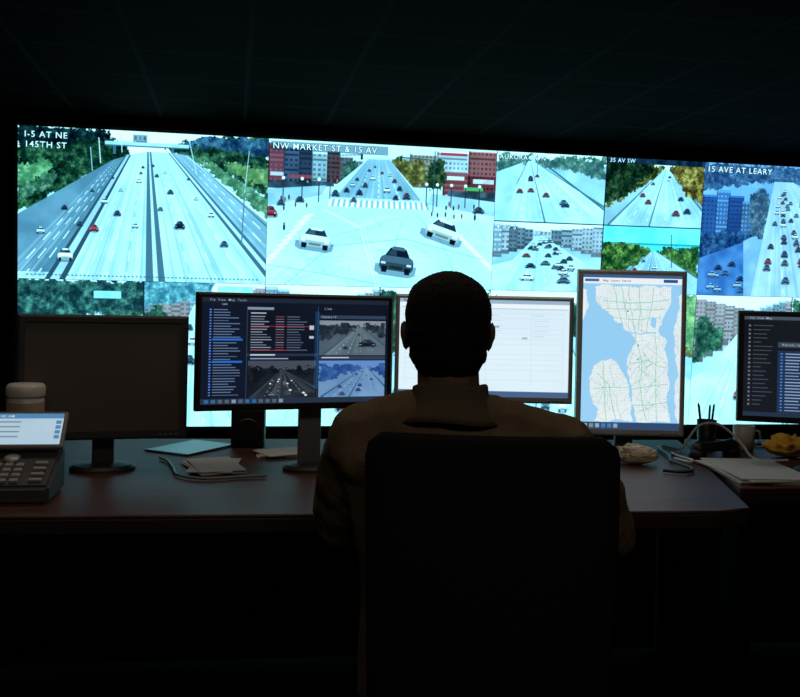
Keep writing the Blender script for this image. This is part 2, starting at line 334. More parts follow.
def feed2():
    c=Cv(PW,PH,(208,238,240),sc=4)
    c.rect(0,0,250,153,(172,206,215),(204,229,235),18)
    c.rect(0,0,250,14,(210,234,240))
    facade(c,0,4,16,46,(120,74,84)); facade(c,16,8,16,42,(75,95,118)); facade(c,32,6,14,42,(60,76,96)); facade(c,46,12,16,36,(150,180,188)); facade(c,62,10,14,34,(104,80,86)); facade(c,76,15,14,28,(118,116,124)); facade(c,89,18,12,18,(150,165,172)); facade(c,99,20,7,10,(120,140,150))
    trees(c,[(80,22),(92,18),(100,22),(102,32),(84,42),(76,40)],(30,60,58),(100,130,112),4)
    c.rect(0,44,46,7,(28,44,54),(70,95,105),5); c.rect(22,36,24,3.5,(165,74,76),al=.8); c.rect(2,34,14,4,(200,215,220),al=.8); c.rect(46,42,24,5,(40,58,70),(90,110,120),5)
    facade(c,132,16,8,18,(130,150,160)); facade(c,139,12,14,26,(120,140,150)); facade(c,152,8,30,36,(150,150,136)); facade(c,182,4,36,30,(196,216,221)); facade(c,218,2,32,32,(160,104,104))
    facade(c,190,26,30,28,(128,76,80)); facade(c,218,28,34,28,(116,66,72))
    c.rect(186,5,30,3,(170,70,78)); c.rect(194,30,20,4,(210,220,224)); c.rect(224,32,24,5,(205,216,220),(170,130,134),5); c.rect(196,46,54,9,(32,48,58),(90,110,118),5); c.rect(214,41,22,4,(80,160,100))
    trees(c,[(132,18),(144,10),(152,16),(166,14),(172,22),(172,38),(152,46),(138,34)],(66,66,38),(168,158,100),4)
    trees(c,[(174,16),(188,12),(194,28),(188,46),(172,44)],(26,48,38),(100,118,76),4)
    c.poly([(106,16),(130,16),(172,60),(250,70),(250,153),(0,153),(0,66),(62,54)],(174,206,215),(206,231,237),20)
    c.poly([(106,16),(130,16),(166,58),(72,58)],(122,158,171),(158,190,200),12)
    c.lanes((106,16),(130,16),(72,58),(166,58),4,24,(85,120,132))
    c.poly([(0,52),(62,46),(58,56),(0,70)],(128,165,177),(166,196,205),8)
    c.poly([(178,50),(250,56),(250,72),(172,62)],(140,175,185),(176,205,213),8)
    for i in range(90):
        x,y=random.uniform(0,250),random.uniform(70,150); c.line((x,y),(x+random.uniform(-60,60),y+random.uniform(5,30)),.6,random.choice([(110,152,166),(140,180,190),(235,248,248)]),al=.15,w2=4)
    for i in range(18): c.poly([(66+i*6,60),(69+i*6,60),(67.5+i*6.2,68),(64+i*6.2,68)],(246,253,253)); c.poly([(69+i*6,60),(72+i*6,60),(70.5+i*6.2,68),(67.5+i*6.2,68)],(115,155,166),al=.7)
    for i in range(14): c.poly([(186+i*5,76+i*4.5),(192+i*5,75+i*4.5),(198+i*5,80+i*4.5),(192+i*5,81+i*4.5)],(242,252,252),al=.8)
    for i in range(12): c.poly([(46-i*4.4,76+i*5.2),(51-i*4.4,77+i*5.2),(42-i*4.4,82+i*5.2),(36-i*4.4,81+i*5.2)],(242,252,252),al=.8)
    c.path([(20,153),(70,110),(150,100),(240,120)],1.2,(120,162,174),.5); c.path([(60,72),(100,90),(120,153)],1.0,(240,250,250),.8); c.path([(64,72),(104,90),(124,153)],1.0,(225,205,150),.6); c.path([(0,132),(60,140),(120,150)],1.2,(120,162,174),.5); c.path([(160,72),(190,100),(216,153)],1.0,(130,170,182),.6)
    for x,y,w,col in [(104,44,6,(60,76,88)),(112,36,5,(235,247,247)),(98,52,7,(50,62,74)),(128,48,7,(222,234,234)),(108,28,3.5,(70,82,94)),(122,30,3.5,(140,66,66)),(92,60,6,(80,95,105)),(138,56,6,(44,58,70)),(114,24,2.5,(60,76,88)),(72,54,8,(60,76,90)),(150,54,8,(90,70,70)),(84,50,6,(40,54,66)),(90,44,5,(200,214,218)),(95,38,4,(60,70,80)),(142,46,6,(50,64,76)),(136,38,5,(120,60,62)),(131,32,4,(200,214,218))]: c.car(x,y,w,w*.85,col)
    c.car(52,103,34,22,(215,232,230),ang=.12); c.car(142,124,38,28,(80,98,110),(26,40,50),.12); c.car(193,90,40,22,(216,232,228),ang=.30); c.car(3,76,14,11,(170,68,74)); c.car(14,66,8,6,(70,85,96)); c.car(34,62,9,6,(60,72,86)); c.car(232,66,12,7,(60,72,86))
    for x in (16,36,54,172,184,200,216,232): c.line((x,42),(x,64),.9,(35,55,65)); c.ell(x,40,1.8,1.8,(240,250,230))
    c.line((66,12),(66,60),1.1,(50,80,90)); c.line((66,14),(100,12),.9,(50,80,90)); c.line((180,4),(180,70),1.1,(50,80,90)); c.line((180,14),(140,12),.9,(50,80,90)); c.rect(98,11,2.5,6,(40,60,50)); c.rect(141,11,2.5,6,(40,60,50))
    for i in range(16):
        x,y=random.choice([(random.uniform(4,60),random.uniform(60,72)),(random.uniform(178,246),random.uniform(60,74))]); c.ell(x,y,.9,2.8,random.choice([(40,54,66),(60,60,72),(120,70,70)]))
    for x,y,col in ((18,92,(50,62,74)),(228,74,(45,58,78))): c.ell(x,y,1.3,3.4,col); c.ell(x,y-4,1,1.2,(110,90,85))
    c.rect(2,2,126,9.5,(20,44,54),al=.45); c.text(4,3.5,'NW MARKET ST & 15 AV',6.2,W8,shadow=True)
    return c
def feed3():
    c=Cv(PW,PH,sc=4)
    c.view(0,0,129,76); highway(c,vp=(30,12),trcol=((50,85,85),(125,160,135)),n=9,treel=40,treer=34)
    c.poly([(0,30),(24,14),(10,100),(0,100)],(140,182,192),(185,216,222),8); c.line((42,14),(100,78),1.8,(70,105,118)); c.line((36,2),(37,30),1,(120,150,160))
    c.text(3,3,'AURORA AV N',5,W8,shadow=True)
    c.view(130,0,120,76); highway(c,vp=(60,14),trcol=((40,50,30),(140,140,80)),n=8,treel=76,treer=66,a1=(120,155,167),a2=(172,202,210))
    trees(c,[(70,6),(100,0),(104,70),(84,52),(68,22)],(60,52,28),(200,176,100),4); trees(c,[(-4,2),(30,4),(50,12),(24,50),(-4,74)],(10,28,26),(68,95,64),4)
    c.rect(0,0,100,8,(16,30,44),(50,75,90),4); c.text(3,.8,'35 AV SW',4.4,W8)
    c.view(0,77,129,76); street(c,n=10,vp=(42,16),tr=False,side=((150,172,182),(115,135,146),(175,190,196)))
    for i in range(30):
        t=random.random(); c.car(40+t*50+random.uniform(-12,12),25+t*65,4+5*t,4+5*t,random.choice([(235,246,246),(60,76,88),(100,120,130)]))
    c.text(3,3,'4 AV S',5,W8,shadow=True)
    c.view(130,77,120,76); highway(c,vp=(52,36),sky=(80,205,225),trcol=((24,62,40),(120,150,82)),n=5,treel=84,treer=80,a1=(110,145,157),a2=(160,192,200))
    c.rect(0,0,100,24,(90,205,225),(130,222,235),8); c.rect(0,24,100,3,(60,150,150))
    trees(c,[(-4,28),(20,24),(40,30),(50,34),(30,60),(-4,86)],(20,56,34),(140,168,90),4)
    c.line((70,10),(72,60),1,(60,90,90))
    c.view(); c.rect(129,0,1,153,(10,20,28)); c.rect(0,76,250,1,(10,20,28))
    return c
def feed4():
    c=Cv(PW,PH,sc=4)
    c.view(0,0,250,153)
    c.rect(0,0,100,100,(90,150,200),(140,190,222),14)
    trees(c,[(-3,0),(103,0),(103,18),(60,15),(30,13),(-3,22)],(30,62,100),(105,150,180),4)
    for k,(x,w,y,h) in enumerate(((0,8,24,40),(7,7,20,46),(13,8,24,38),(20,7,28,30))): facade(c,x,y,w,h,[(52,98,156),(66,118,174),(44,84,140),(70,110,150)][k],[(26,58,110),(120,170,206)])
    trees(c,[(-3,54),(12,50),(26,52),(28,66),(-3,76)],(16,44,84),(70,120,160),3)
    c.poly([(0,72),(27,56),(34,100),(0,100)],(46,94,156),(90,146,198),8)
    for i in range(10): c.car(random.uniform(2,24),random.uniform(74,96),4,4,random.choice([(150,190,220),(30,56,96),(60,100,150)]))
    c.poly([(22,58),(27,54),(34,100),(24,100)],(110,160,200),(150,192,218),8)
    trees(c,[(24,24),(31,16),(35,30),(31,56),(25,52)],(40,70,96),(110,140,150),3)
    c.poly([(36,12),(46,12),(100,70),(100,100),(28,100)],(140,182,208),(180,212,230),12)
    c.lanes((36,12),(46,12),(28,100),(112,100),5,24,(90,130,162))
    for i in range(44):
        t=random.uniform(.05,.95); c.car(40+t*random.choice([-6,6,18,30]),14+t*80,1.6+2.6*t,2+3.6*t,random.choice([(232,245,248),(60,78,100),(80,100,120),(100,130,148),(140,70,74)]))
    for i in range(7): facade(c,50+i*7,11-i*.5,7,20+i*2,random.choice([(110,148,176),(100,134,164),(140,168,186)]))
    trees(c,[(58,28),(80,26),(103,38),(103,58)],(50,84,82),(130,148,120),4)
    c.text(3,4,'15 AVE AT LEARY',6.5,W8,shadow=True)
    return c
def row2(k):
    c=Cv(PW,PH)
    fs=[(highway,street),(street,highway),(highway,street),(street,highway)][k]
    c.view(0,0,124,153); fs[0](c,vp=(60,14))
    if k==0:
        trees(c,[(-4,0),(104,0),(104,20),(70,22),(30,26),(-4,36)],(10,38,44),(84,138,118),4); c.rect(60,7,22,5,(110,190,210),(150,212,225),5)
    c.view(125,0,125,153); fs[1](c,vp=(44,12))
    if k==2:
        trees(c,[(60,-2),(104,0),(104,45),(70,30)],(60,108,76),(160,190,120),4); trees(c,[(-2,0),(40,0),(34,12),(-2,22)],(60,110,110),(160,200,190),4)
        c.car(80,26,12,6,(80,135,190)); c.car(60,40,12,6,(235,246,246)); c.car(82,62,16,9,(236,247,247))
    if k==0: trees(c,[(-4,0),(60,-2),(50,12),(-4,18)],(40,96,108),(140,190,190),3); c.rect(60,2,30,10,(120,205,220),(170,225,235),4)
    c.view(); c.rect(124,0,1,153,(10,20,28))
    return c
TINT=(.77,1.01,1.11)
feeds=[f().image('feed_r1_%d'%i,TINT if i<3 else (.84,1.02,1.09),1.05 if i!=3 else 1.0,5,2,1.18 if i<3 else 1.1) for i,f in enumerate((feed1,feed2,feed3,feed4))]+[row2(k).image('feed_r2_%d'%k,TINT,1.15,4,3,1.05) for k in range(4)]

def mon_app():
    c=Cv(200,118,(10,16,28)); c.rect(0,0,200,118,(10,16,30),(20,28,44),40)
    c.rect(0,0,200,5,(30,40,56)); c.text(8,1.4,'File  View  Map  Tools',2.4,(190,205,220)) 
    c.rect(0,112,200,6,(38,52,72))
    for i in range(12): c.rect(4+i*7,113,4.5,4,random.choice([(200,220,240),(60,140,220),(120,130,140)]),al=.6)
    c.rect(0,9,46,103,(16,24,42))
    for i in range(32):
        y=13+i*3.05; w=random.uniform(14,28); c.rect(12,y,w,.95,(130,160,205),al=.8); c.rect(8,y-.3,2.0,1.5,(90,140,240))
    c.rect(11,45.5,31,2.2,(40,110,210)); c.rect(11,70,31,2.2,(40,110,210))
    c.rect(46,10,28,3,(160,180,205),al=.8); c.rect(50,16,16,1.5,(190,200,215))
    for i in range(14):
        y=20+i*2.9; c.rect(50,y,random.uniform(12,24),.85,(160,172,190)); c.rect(76,y,9,.85,(160,60,60) if i%3==0 else (120,140,170)); c.rect(88,y,random.uniform(12,24),.85,(120,135,165),al=.8)
    c.rect(50,31,62,.6,(190,50,50)); c.rect(50,58,40,.6,(180,70,60))
    c.rect(46,62,76,3,(40,52,72)); c.rect(50,62.8,26,1.4,(200,215,230))
    c.rect(46,10,.8,102,(60,75,100)); c.rect(121,8,.8,104,(60,75,100))
    c.view(123,24,74,40); highway(c,vp=(60,18),n=5,trcol=((30,42,50),(80,100,108)),sky=(185,200,212),a1=(90,110,122),a2=(125,146,156)); c.rect(0,0,100,100,(15,25,45),al=.30); c.car(72,66,26,20,(25,35,50))
    c.view(48,70,72,42); highway(c,vp=(50,26),n=8,trcol=((14,20,26),(50,60,70)),sky=(120,130,148),a1=(24,32,42),a2=(52,64,76)); c.rect(0,0,100,100,(8,12,22),al=.45)
    for i in range(10): t=random.random(); c.ell(50+random.choice([-34,-14,16,36])*t,28+66*t,1+1.2*t,1.2+1.5*t,(240,240,220))
    c.view(123,70,74,42); highway(c,vp=(70,20),n=12,trcol=((30,60,110),(90,130,175)),sky=(150,190,230)); c.rect(0,0,100,100,(30,80,170),al=.42)
    c.view(); c.rect(123,18,74,4,(50,66,90)); c.text(125,18.8,'Camera 12',2.2,(210,225,240)); c.rect(123,65,74,4,(50,66,90)); c.rect(126,66,30,1.4,(200,215,235)); c.rect(50,67,40,1.4,(150,170,200)); c.rect(118,14,5,88,(50,140,230),al=.25)
    c.text(20,6,'List',2.4,(200,215,230)); c.text(128,9,'Live',3,(200,215,230)); c.rect(112,30,5,5,(190,200,215)); c.rect(112,42,5,3,(190,200,215))
    return c
def mon_white():
    c=Cv(180,105,(205,225,238)); c.rect(0,0,180,105,(208,230,243),(222,240,249),40)
    c.rect(0,0,180,4,(150,178,200)); c.rect(0,4,180,5,(230,241,247)); c.rect(2,9,176,.6,(160,182,200)); c.text(4,.8,'Report',2.2,(40,60,80))
    for i in range(14): c.rect(6,14+i*5.6,168,.3,(194,215,228)) 
    for x in (6,40,92,140,174): c.rect(x,12,.3,80,(194,215,228))
    for i in range(5):
        for x in (9,95,143): c.rect(x,16+i*5.6,random.uniform(8,18),.9,(160,185,200),al=.35)
    c.rect(96,28,10,2,(110,130,150),al=.6); c.rect(130,40,6,2,(110,130,150),al=.5); c.rect(0,99,180,6,(70,98,136)); c.rect(3,100,10,4,(80,160,220))
    return c
def jag(p,d=4,a=.13):
    for k in range(d):
        q=[]
        for i in range(len(p)):
            u,b=p[i],p[(i+1)%len(p)]; L=math.hypot(u[0]-b[0],u[1]-b[1])
            q+=[u,((u[0]+b[0])/2+random.uniform(-1,1)*L*a,(u[1]+b[1])/2+random.uniform(-1,1)*L*a)]
        p=q
    return p
def mon_map():
    c=Cv(98,154,(150,208,245),sc=5)
    c.rect(0,0,98,154,(146,205,245),(158,213,248),40)
    land=(228,240,246)
    L=[[(12,12),(26,10),(40,11),(62,10),(88,11),(88,24),(84,34),(80,44),(76,56),(84,64),(82,74),(86,86),(85,98),(88,112),(86,128),(90,146),(56,146),(53,132),(51,118),(48,104),(45,90),(49,76),(54,66),(50,60),(43,56),(40,48),(32,46),(26,38),(18,32),(13,22)],
       [(12,92),(20,86),(30,84),(37,90),(43,100),(48,114),(51,128),(52,146),(14,146),(18,134),(10,120),(8,104)],
       [(0,14),(4,16),(3,40),(0,46)],[(95,20),(98,18),(98,150),(95,130),(96,100),(93,84),(92,60),(94,40)]]
    for p in L: c.poly(jag(p),land,(240,248,250),5)
    m=(np.abs(c.a[...,0]-c.a[...,2])<36)
    keep=c.a.copy()
    for x in np.arange(4,97,2.1): c.path([(x+random.uniform(-.5,.5),y) for y in range(10,150,14)],.24,(170,200,204),.6)
    for y in np.arange(12,148,2.1): c.path([(x,y+random.uniform(-.5,.5)) for x in range(2,99,12)],.24,(170,200,204),.6)
    for i in range(46):
        x,y=random.uniform(5,90),random.uniform(10,146); c.path([(x,y),(x+random.uniform(-8,8),y+random.uniform(4,10)),(x+random.uniform(-14,14),y+random.uniform(12,24)),(x+random.uniform(-14,14),y+random.uniform(24,34))],.35,(140,185,176),.7)
    for pts in ([(46,11),(47,26),(50,40),(53,58),(57,74),(60,96),(59,112),(66,146)],[(30,12),(34,30),(40,50)],[(70,12),(68,34),(64,58)],[(16,98),(28,110),(36,146)],[(72,58),(74,90),(76,146)],[(20,26),(46,28),(86,24)],[(28,42),(60,44),(78,42)],[(48,88),(66,84),(84,92)],[(50,114),(86,108)],[(12,114),(48,112)],[(38,12),(40,24),(44,44)],[(56,12),(58,34),(56,56)],[(22,88),(24,110),(26,146)],[(52,130),(86,126)],[(24,34),(56,34),(82,33)]):
        q=[]
        for a,b in zip(pts,pts[1:]): q+=[a,((a[0]+b[0])/2+random.uniform(-1.5,1.5),(a[1]+b[1])/2+random.uniform(-1.5,1.5))]
        c.path(q+[pts[-1]],.5,(110,200,145),.9)
    for i in range(260):
        x,y=random.uniform(4,94),random.uniform(11,146); c.rect(x,y,random.uniform(.5,1.6),.5,random.choice([(150,170,180),(110,140,150),(190,160,150),(110,160,200)]),al=.75)
    c.a[~m]=keep[~m]
    c.poly(jag([(68,44),(71,41),(74,46),(72,53),(68,50)]),(152,209,246)); c.path(jag([(42,55),(50,58),(58,59),(68,57),(78,58)],1)[:-2],1.2,(152,209,246))
    for x,y in ((45,36),(56,70),(56,84)): c.ell(x,y,1.0,1.0,(120,160,190))
    c.rect(0,0,98,3,(60,95,140)); c.rect(0,3,98,6,(236,242,246)); c.rect(2,4.5,14,2.6,(60,110,170)); c.text(20,4.8,'Map  Layers  Search',2,(90,110,125)); c.rect(80,4,14,3,(40,80,140))
    c.rect(0,147,98,7,(48,74,112)) 
    for i in range(6): c.rect(3+i*6,148.5,4,4,random.choice([(220,230,240),(80,160,220),(200,190,140)]),al=.6)
    return c
def mon_dark2():
    c=Cv(200,118,(14,18,26)); c.rect(0,0,200,118,(14,18,26),(28,32,40),40)
    c.rect(0,0,200,4,(70,84,100)); c.text(6,.9,'File  View  Map',2.2,(190,205,220))
    for i in range(20): c.rect(5,10+i*4.9,2.2,2.2,(150,160,175),al=.7); c.rect(10,10.4+i*4.9,random.uniform(8,22),1.0,(110,120,135),al=.6)
    c.rect(36,40,34,74,(34,52,84))
    for i in range(19): c.rect(44,43+i*3.7,random.uniform(14,22),1.2,(150,175,205)); c.rect(39,43+i*3.7,2.4,1.4,(80,150,230))
    c.rect(36,30,160,6,(60,74,92)); c.text(40,31.5,'Vehicle list',2.8,(210,220,230))
    for i in range(19): c.rect(76,42+i*3.7,random.uniform(60,110),1.0,(140,155,175),al=.7)
    c.rect(0,113,200,5,(38,52,72))
    return c
def phone_lcd():
    c=Cv(80,44,(190,225,245)); c.rect(0,0,80,44,(180,216,240),(210,234,248),30); c.rect(0,0,80,7,(90,150,200)); c.text(3,2,'9:42 AM',3.4,W8)
    for i in range(4): c.rect(5,11+i*7,26,2,(70,90,120),al=.5); c.rect(72,10+i*7,6,5,(90,150,200))
    return c

# ------------------------------------------------------------------ camera
CAMH=1.24
cam=bpy.data.cameras.new('camera'); cam.lens=40.5; cam.sensor_width=36; cam.shift_y=-.06; cam.clip_start=.05
co=bpy.data.objects.new('camera',cam); link(co)
co.matrix_world=Matrix.Translation((0,0,CAMH))@Matrix.Rotation(math.pi/2,4,'X')@Matrix.Rotation(.022,4,'Z')
S.camera=co

# ------------------------------------------------------------------ room (aligned with the video wall)
TH=math.radians(10.6); F0=Vector((-2.785,6.545,0))
RF=Matrix.Translation(F0)@Matrix.Rotation(TH,4,'Z')
def room(name,c,s,m):
    bm=bmesh.new(); addbox(bm,(0,0,0),s,0); o=finish(bm,name,m,kind='structure'); o.matrix_world=RF@Matrix.Translation(c); return o
CZ=2.55
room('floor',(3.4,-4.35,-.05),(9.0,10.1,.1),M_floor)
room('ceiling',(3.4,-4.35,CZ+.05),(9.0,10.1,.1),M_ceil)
room('wall_front',(3.4,.55,CZ/2),(9.0,.1,CZ),M_wall)
room('wall_back',(3.4,-9.3,CZ/2),(9.0,.1,CZ),M_walld)
room('wall_left',(-1.05,-4.37,CZ/2),(.1,9.74,CZ),M_wall)
room('wall_right',(7.85,-4.37,CZ/2),(.1,9.74,CZ),M_walld)
room('baseboard_front',(3.4,.485,.05),(8.8,.02,.1),M_black)

# ------------------------------------------------------------------ video wall
vw=empty('video_wall',RF@Vector((3.5,0,0)),TH,'wide wall of tiled screens showing live daytime traffic cameras','video wall')
WW,HH=1.785,1.103; ZB=1.341; tilt=math.radians(5)
def VP(s,t,d=0): # s along, t up from row boundary, d depth behind face
    return (s-3.5, -t*math.sin(tilt)+d*math.cos(tilt), ZB+t*math.cos(tilt))
bm=bmesh.new()
a=[VP(-.03,-HH-.03,.01),VP(4*WW+.03,-HH-.03,.01),VP(4*WW+.03,HH+.03,.01),VP(-.03,HH+.03,.01)]
b=[(p[0],.30,p[2]) for p in a]
va=[bm.verts.new(p) for p in a]; vb=[bm.verts.new(p) for p in b]
bm.faces.new(va); bm.faces.new(vb[::-1])
for i in range(4): bm.faces.new((va[i],va[(i+1)%4],vb[(i+1)%4],vb[i]))
finish(bm,'display_housing',M_black,vw)
bm=bmesh.new()
for x in (-3.2,-1.6,0,1.6,3.2): addbox(bm,(x,.2,.12),(.12,.2,.24),.004)
addbox(bm,(0,.2,.03),(7.0,.24,.06),.004)
finish(bm,'support_base',M_black,vw)
labs=['camera view of a wide freeway beside trees','camera view of a city intersection with crosswalks and cars','four small camera views of roads and streets','blue-tinted camera view of a busy avenue','camera view of freeway and street','camera view of street and freeway','camera view of roads lined by trees','camera view of city streets']
g=.0015
for i in range(8):
    k=i%4; t0=0 if i<4 else -HH
    screen('screen',[VP(k*WW+g,t0+g),VP((k+1)*WW-g,t0+g),VP((k+1)*WW-g,t0+HH-g),VP(k*WW+g,t0+HH-g)],screenmat('traffic_feed_%d'%i,feeds[i],1.36),vw,labs[i])

# ------------------------------------------------------------------ desks
DZ=.74
def desk(name,poly,label,legs,mod):
    cx=sum(p[0] for p in poly)/len(poly); cy=sum(p[1] for p in poly)/len(poly)
    e=empty(name,(cx,cy,0),0,label,'desk')
    P=[(x-cx,y-cy) for x,y in poly]
    bm=bmesh.new(); addprism(bm,P,DZ-.008,DZ,.003); finish(bm,'desktop',M_wood,e)
    bm=bmesh.new(); addprism(bm,[(x*.998,y*.998) for x,y in P],DZ-.045,DZ-.008,.004); finish(bm,'edge_band',M_edge,e)
    for (x0,y0,x1,y1) in legs:
        d=Vector((x1-x0,y1-y0,0)); L=d.length; R=Matrix.Rotation(math.atan2(d.y,d.x),3,'Z')
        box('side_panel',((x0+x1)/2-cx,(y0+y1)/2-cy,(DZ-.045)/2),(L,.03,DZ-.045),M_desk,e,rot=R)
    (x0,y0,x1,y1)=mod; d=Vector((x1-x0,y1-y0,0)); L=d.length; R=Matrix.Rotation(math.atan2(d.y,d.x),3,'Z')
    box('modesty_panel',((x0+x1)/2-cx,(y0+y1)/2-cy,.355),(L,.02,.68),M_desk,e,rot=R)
    return e
desk('desk',[(-2.1,1.85),(.80,2.215),(.89,2.26),(1.055,3.38),(-2.25,2.96)],'long reddish-brown laminate console desk holding the monitors',
     [(-2.05,1.92,-2.15,2.9),(.82,2.3,.97,3.3)],(-2.1,2.85,.94,3.24))
desk('desk',[(.955,2.5),(2.75,2.74),(2.72,3.62),(1.085,3.40)],'reddish-brown laminate desk with papers and cables on it',
     [(1.0,2.56,1.12,3.34),(2.68,2.8,2.66,3.55)],(1.13,3.28,2.64,3.48))

# ------------------------------------------------------------------ monitors
def monitor(cx,cy,zb,zt,w,yaw,bz,hm,sm,label,bottom=None,neckm=M_dkgrey,neckw=.06,basew=.22,slabel=None,nx=0):
    e=empty('computer_monitor',(cx,cy,DZ),yaw,label,'computer monitor')
    h=zt-zb; z0=zb-DZ; zc=z0+h/2; bb=bottom or bz
    bm=bmesh.new()
    o=[(-w/2,z0),(w/2,z0),(w/2,z0+h),(-w/2,z0+h)]; n=[(-w/2+bz,z0+bb),(w/2-bz,z0+bb),(w/2-bz,z0+h-bz),(-w/2+bz,z0+h-bz)]
    def ring(p,y): return [bm.verts.new((x,y,z)) for x,z in p]
    oc=[(x*(1-.006/w*2),zc+(z-zc)*(1-.006/h*2)) for x,z in o]
    r0=ring(oc,-.001); r1=ring(o,.003); r2=ring(o,.030); r3=ring(oc,.034); q0=ring(n,-.001); q1=ring(n,.008)
    for A,B in ((r0,r1),(r1,r2),(r2,r3),(q0,r0),(q1,q0)):
        for i in range(4): bm.faces.new((A[i],A[(i+1)%4],B[(i+1)%4],B[i]))
    bm.faces.new(r3); bm.faces.new(q1)
    finish(bm,'bezel',hm,e)
    screen('screen',[(n[0][0],.006,n[0][1]),(n[1][0],.006,n[1][1]),(n[2][0],.006,n[2][1]),(n[3][0],.006,n[3][1])],sm,e,slabel)
    box('rear_cover',(0,.048,zc),(w*.62,.03,h*.62),hm,e,.01)
    zn=zc-.03
    bm=bmesh.new(); addbox(bm,(nx,.085,zn/2+.012),(neckw,.028,zn),.006)
    addbox(bm,(nx,.07,zn),(neckw*1.2,.035,.07),.006)
    finish(bm,'stand_neck',neckm,e)
    bm=bmesh.new(); addlathe(bm,[(basew/2,0),(basew/2,.008),(basew/2-.012,.015),(.04,.02)],(nx,.07,0),40) 
    for v in bm.verts: v.co.y=.07+(v.co.y-.07)*.8
    finish(bm,'stand_base',M_dkgrey if hm!=M_silver else M_grey,e)
    bm=bmesh.new()
    for k in range(4): addbox(bm,(w/2-.03-k*.014,-.002,z0+bb/2),(.007,.004,.004),.001)
    finish(bm,'control_button',M_grey,e)
    return e
M_off=mat('switched_off_screen_glass',(.105,.094,.086),.38,spec=.5,var=.12,vscale=2)
m_app=screenmat('console_app_screen',mon_app().image('console_app',grain=2),.95)
m_white=screenmat('spreadsheet_screen',mon_white().image('spreadsheet',grain=1),1.05)
m_map=screenmat('map_screen',mon_map().image('map',grain=1),.98)
m_d2=screenmat('list_app_screen',mon_dark2().image('list_app',grain=2),.95)
monitor(-.817,2.50,.835,1.181,.453,math.radians(17),.020,M_dkgrey,M_off,'black desktop monitor with a switched-off screen beside the desk phone',bottom=.024,basew=.18)
monitor(-.285,2.55,.925,1.252,.571,math.radians(20.5),.014,M_black,m_app,'black landscape monitor showing a camera list and road views',bottom=.018,neckm=M_grey,neckw=.066,basew=.16,slabel='dark software window with camera tiles',nx=.06)
monitor(.260,2.75,.934,1.261,.545,0,.013,M_silver,m_white,'silver-framed landscape monitor showing a white spreadsheet',bottom=.018)
monitor(.775,3.0,.806,1.358,.362,math.radians(0),.016,M_silver,m_map,'silver-framed portrait monitor showing a city map on pale blue water',bottom=.020,slabel='street map with blue water and green routes')
monitor(1.315,2.68,.895,1.232,.575,math.radians(-13),.016,M_black,m_d2,'black landscape monitor showing a dark vehicle list window',bottom=.018)

# ------------------------------------------------------------------ desk phone
ph=empty('desk_phone',(-.945,2.095,DZ),math.radians(10),'grey and black office desk phone with a lit display','telephone')
bm=bmesh.new(); UP=.022
sec=[(0,0),(0,.022+UP),(.17,.085+UP),(.20,.085+UP),(.20,.0)]
A=[bm.verts.new((-.13,y,z)) for y,z in sec]; B=[bm.verts.new((.13,y,z)) for y,z in sec]
bm.faces.new(A[::-1]); bm.faces.new(B)
for i in range(5): bm.faces.new((A[i],A[(i+1)%5],B[(i+1)%5],B[i]))
bmesh.ops.bevel(bm,geom=list(bm.edges),offset=.008,segments=3,affect='EDGES')
finish(bm,'phone_body',M_phone,ph)
sl=math.atan2(.063,.17); RX=Matrix.Rotation(sl,3,'X')
def onph(x,y,up=0): return (x,y-up*math.sin(sl),.022+UP+y*math.tan(sl)+up*math.cos(sl))
RD=Matrix.Rotation(math.radians(46),3,'X')
dc=Vector((.045,.165,.130+UP))
box('display_housing',dc,(.185,.112,.014),M_grey,ph,.005,rot=RD)
def dl(x,y,z): return tuple(dc+RD@Vector((x,y,z)))
screen('display',[dl(-.083,-.047,.0077),(dl(.083,-.047,.0077)),dl(.083,.047,.0077),dl(-.083,.047,.0077)],screenmat('phone_display',phone_lcd().image('phone_lcd',grain=2),.75),ph,'pale blue lit phone display')
for r in range(4):
    for c in range(3):
        box('key',onph(-.005+c*.026,.02+r*.022,.004),(.019,.014,.008),M_key,ph,.002,rot=RX)
for r in range(4): box('function_key',onph(.095,.022+r*.024,.004),(.030,.012,.008),M_key,ph,.002,rot=RX)
bm=bmesh.new(); addlathe(bm,[(.019,0),(.019,.006),(.012,.009)],(0,0,0),24)
for v in bm.verts: v.co=RX@v.co+Vector(onph(.02,.118,0))
finish(bm,'navigation_key',M_silver,ph,True)
bm=bmesh.new(); addsweep(bm,[onph(-.088,.005,.02),onph(-.088,.02,.032),onph(-.088,.05,.038),onph(-.088,.1,.04),onph(-.088,.15,.038),onph(-.088,.18,.032),onph(-.088,.2,.02)],[.022,.026,.019,.017,.019,.026,.022],16)
finish(bm,'handset',M_black,ph,True)

# wipes canister
c=empty('wipes_canister',(-.985,2.383,DZ),0,'white wipes canister with a paper label behind the phone','canister')
bm=bmesh.new(); addlathe(bm,[(.044,0),(.047,.004),(.047,.222),(.044,.226)]); finish(bm,'tub',M_white,c,True)
bm=bmesh.new(); addlathe(bm,[(.0475,.03),(.0476,.031),(.0476,.210),(.0475,.211)]); finish(bm,'paper_label',M_beige,c,True)
bm=bmesh.new(); addlathe(bm,[(.0485,.224),(.0495,.228),(.0495,.250),(.044,.258),(.02,.260)]); finish(bm,'lid',M_white,c,True)

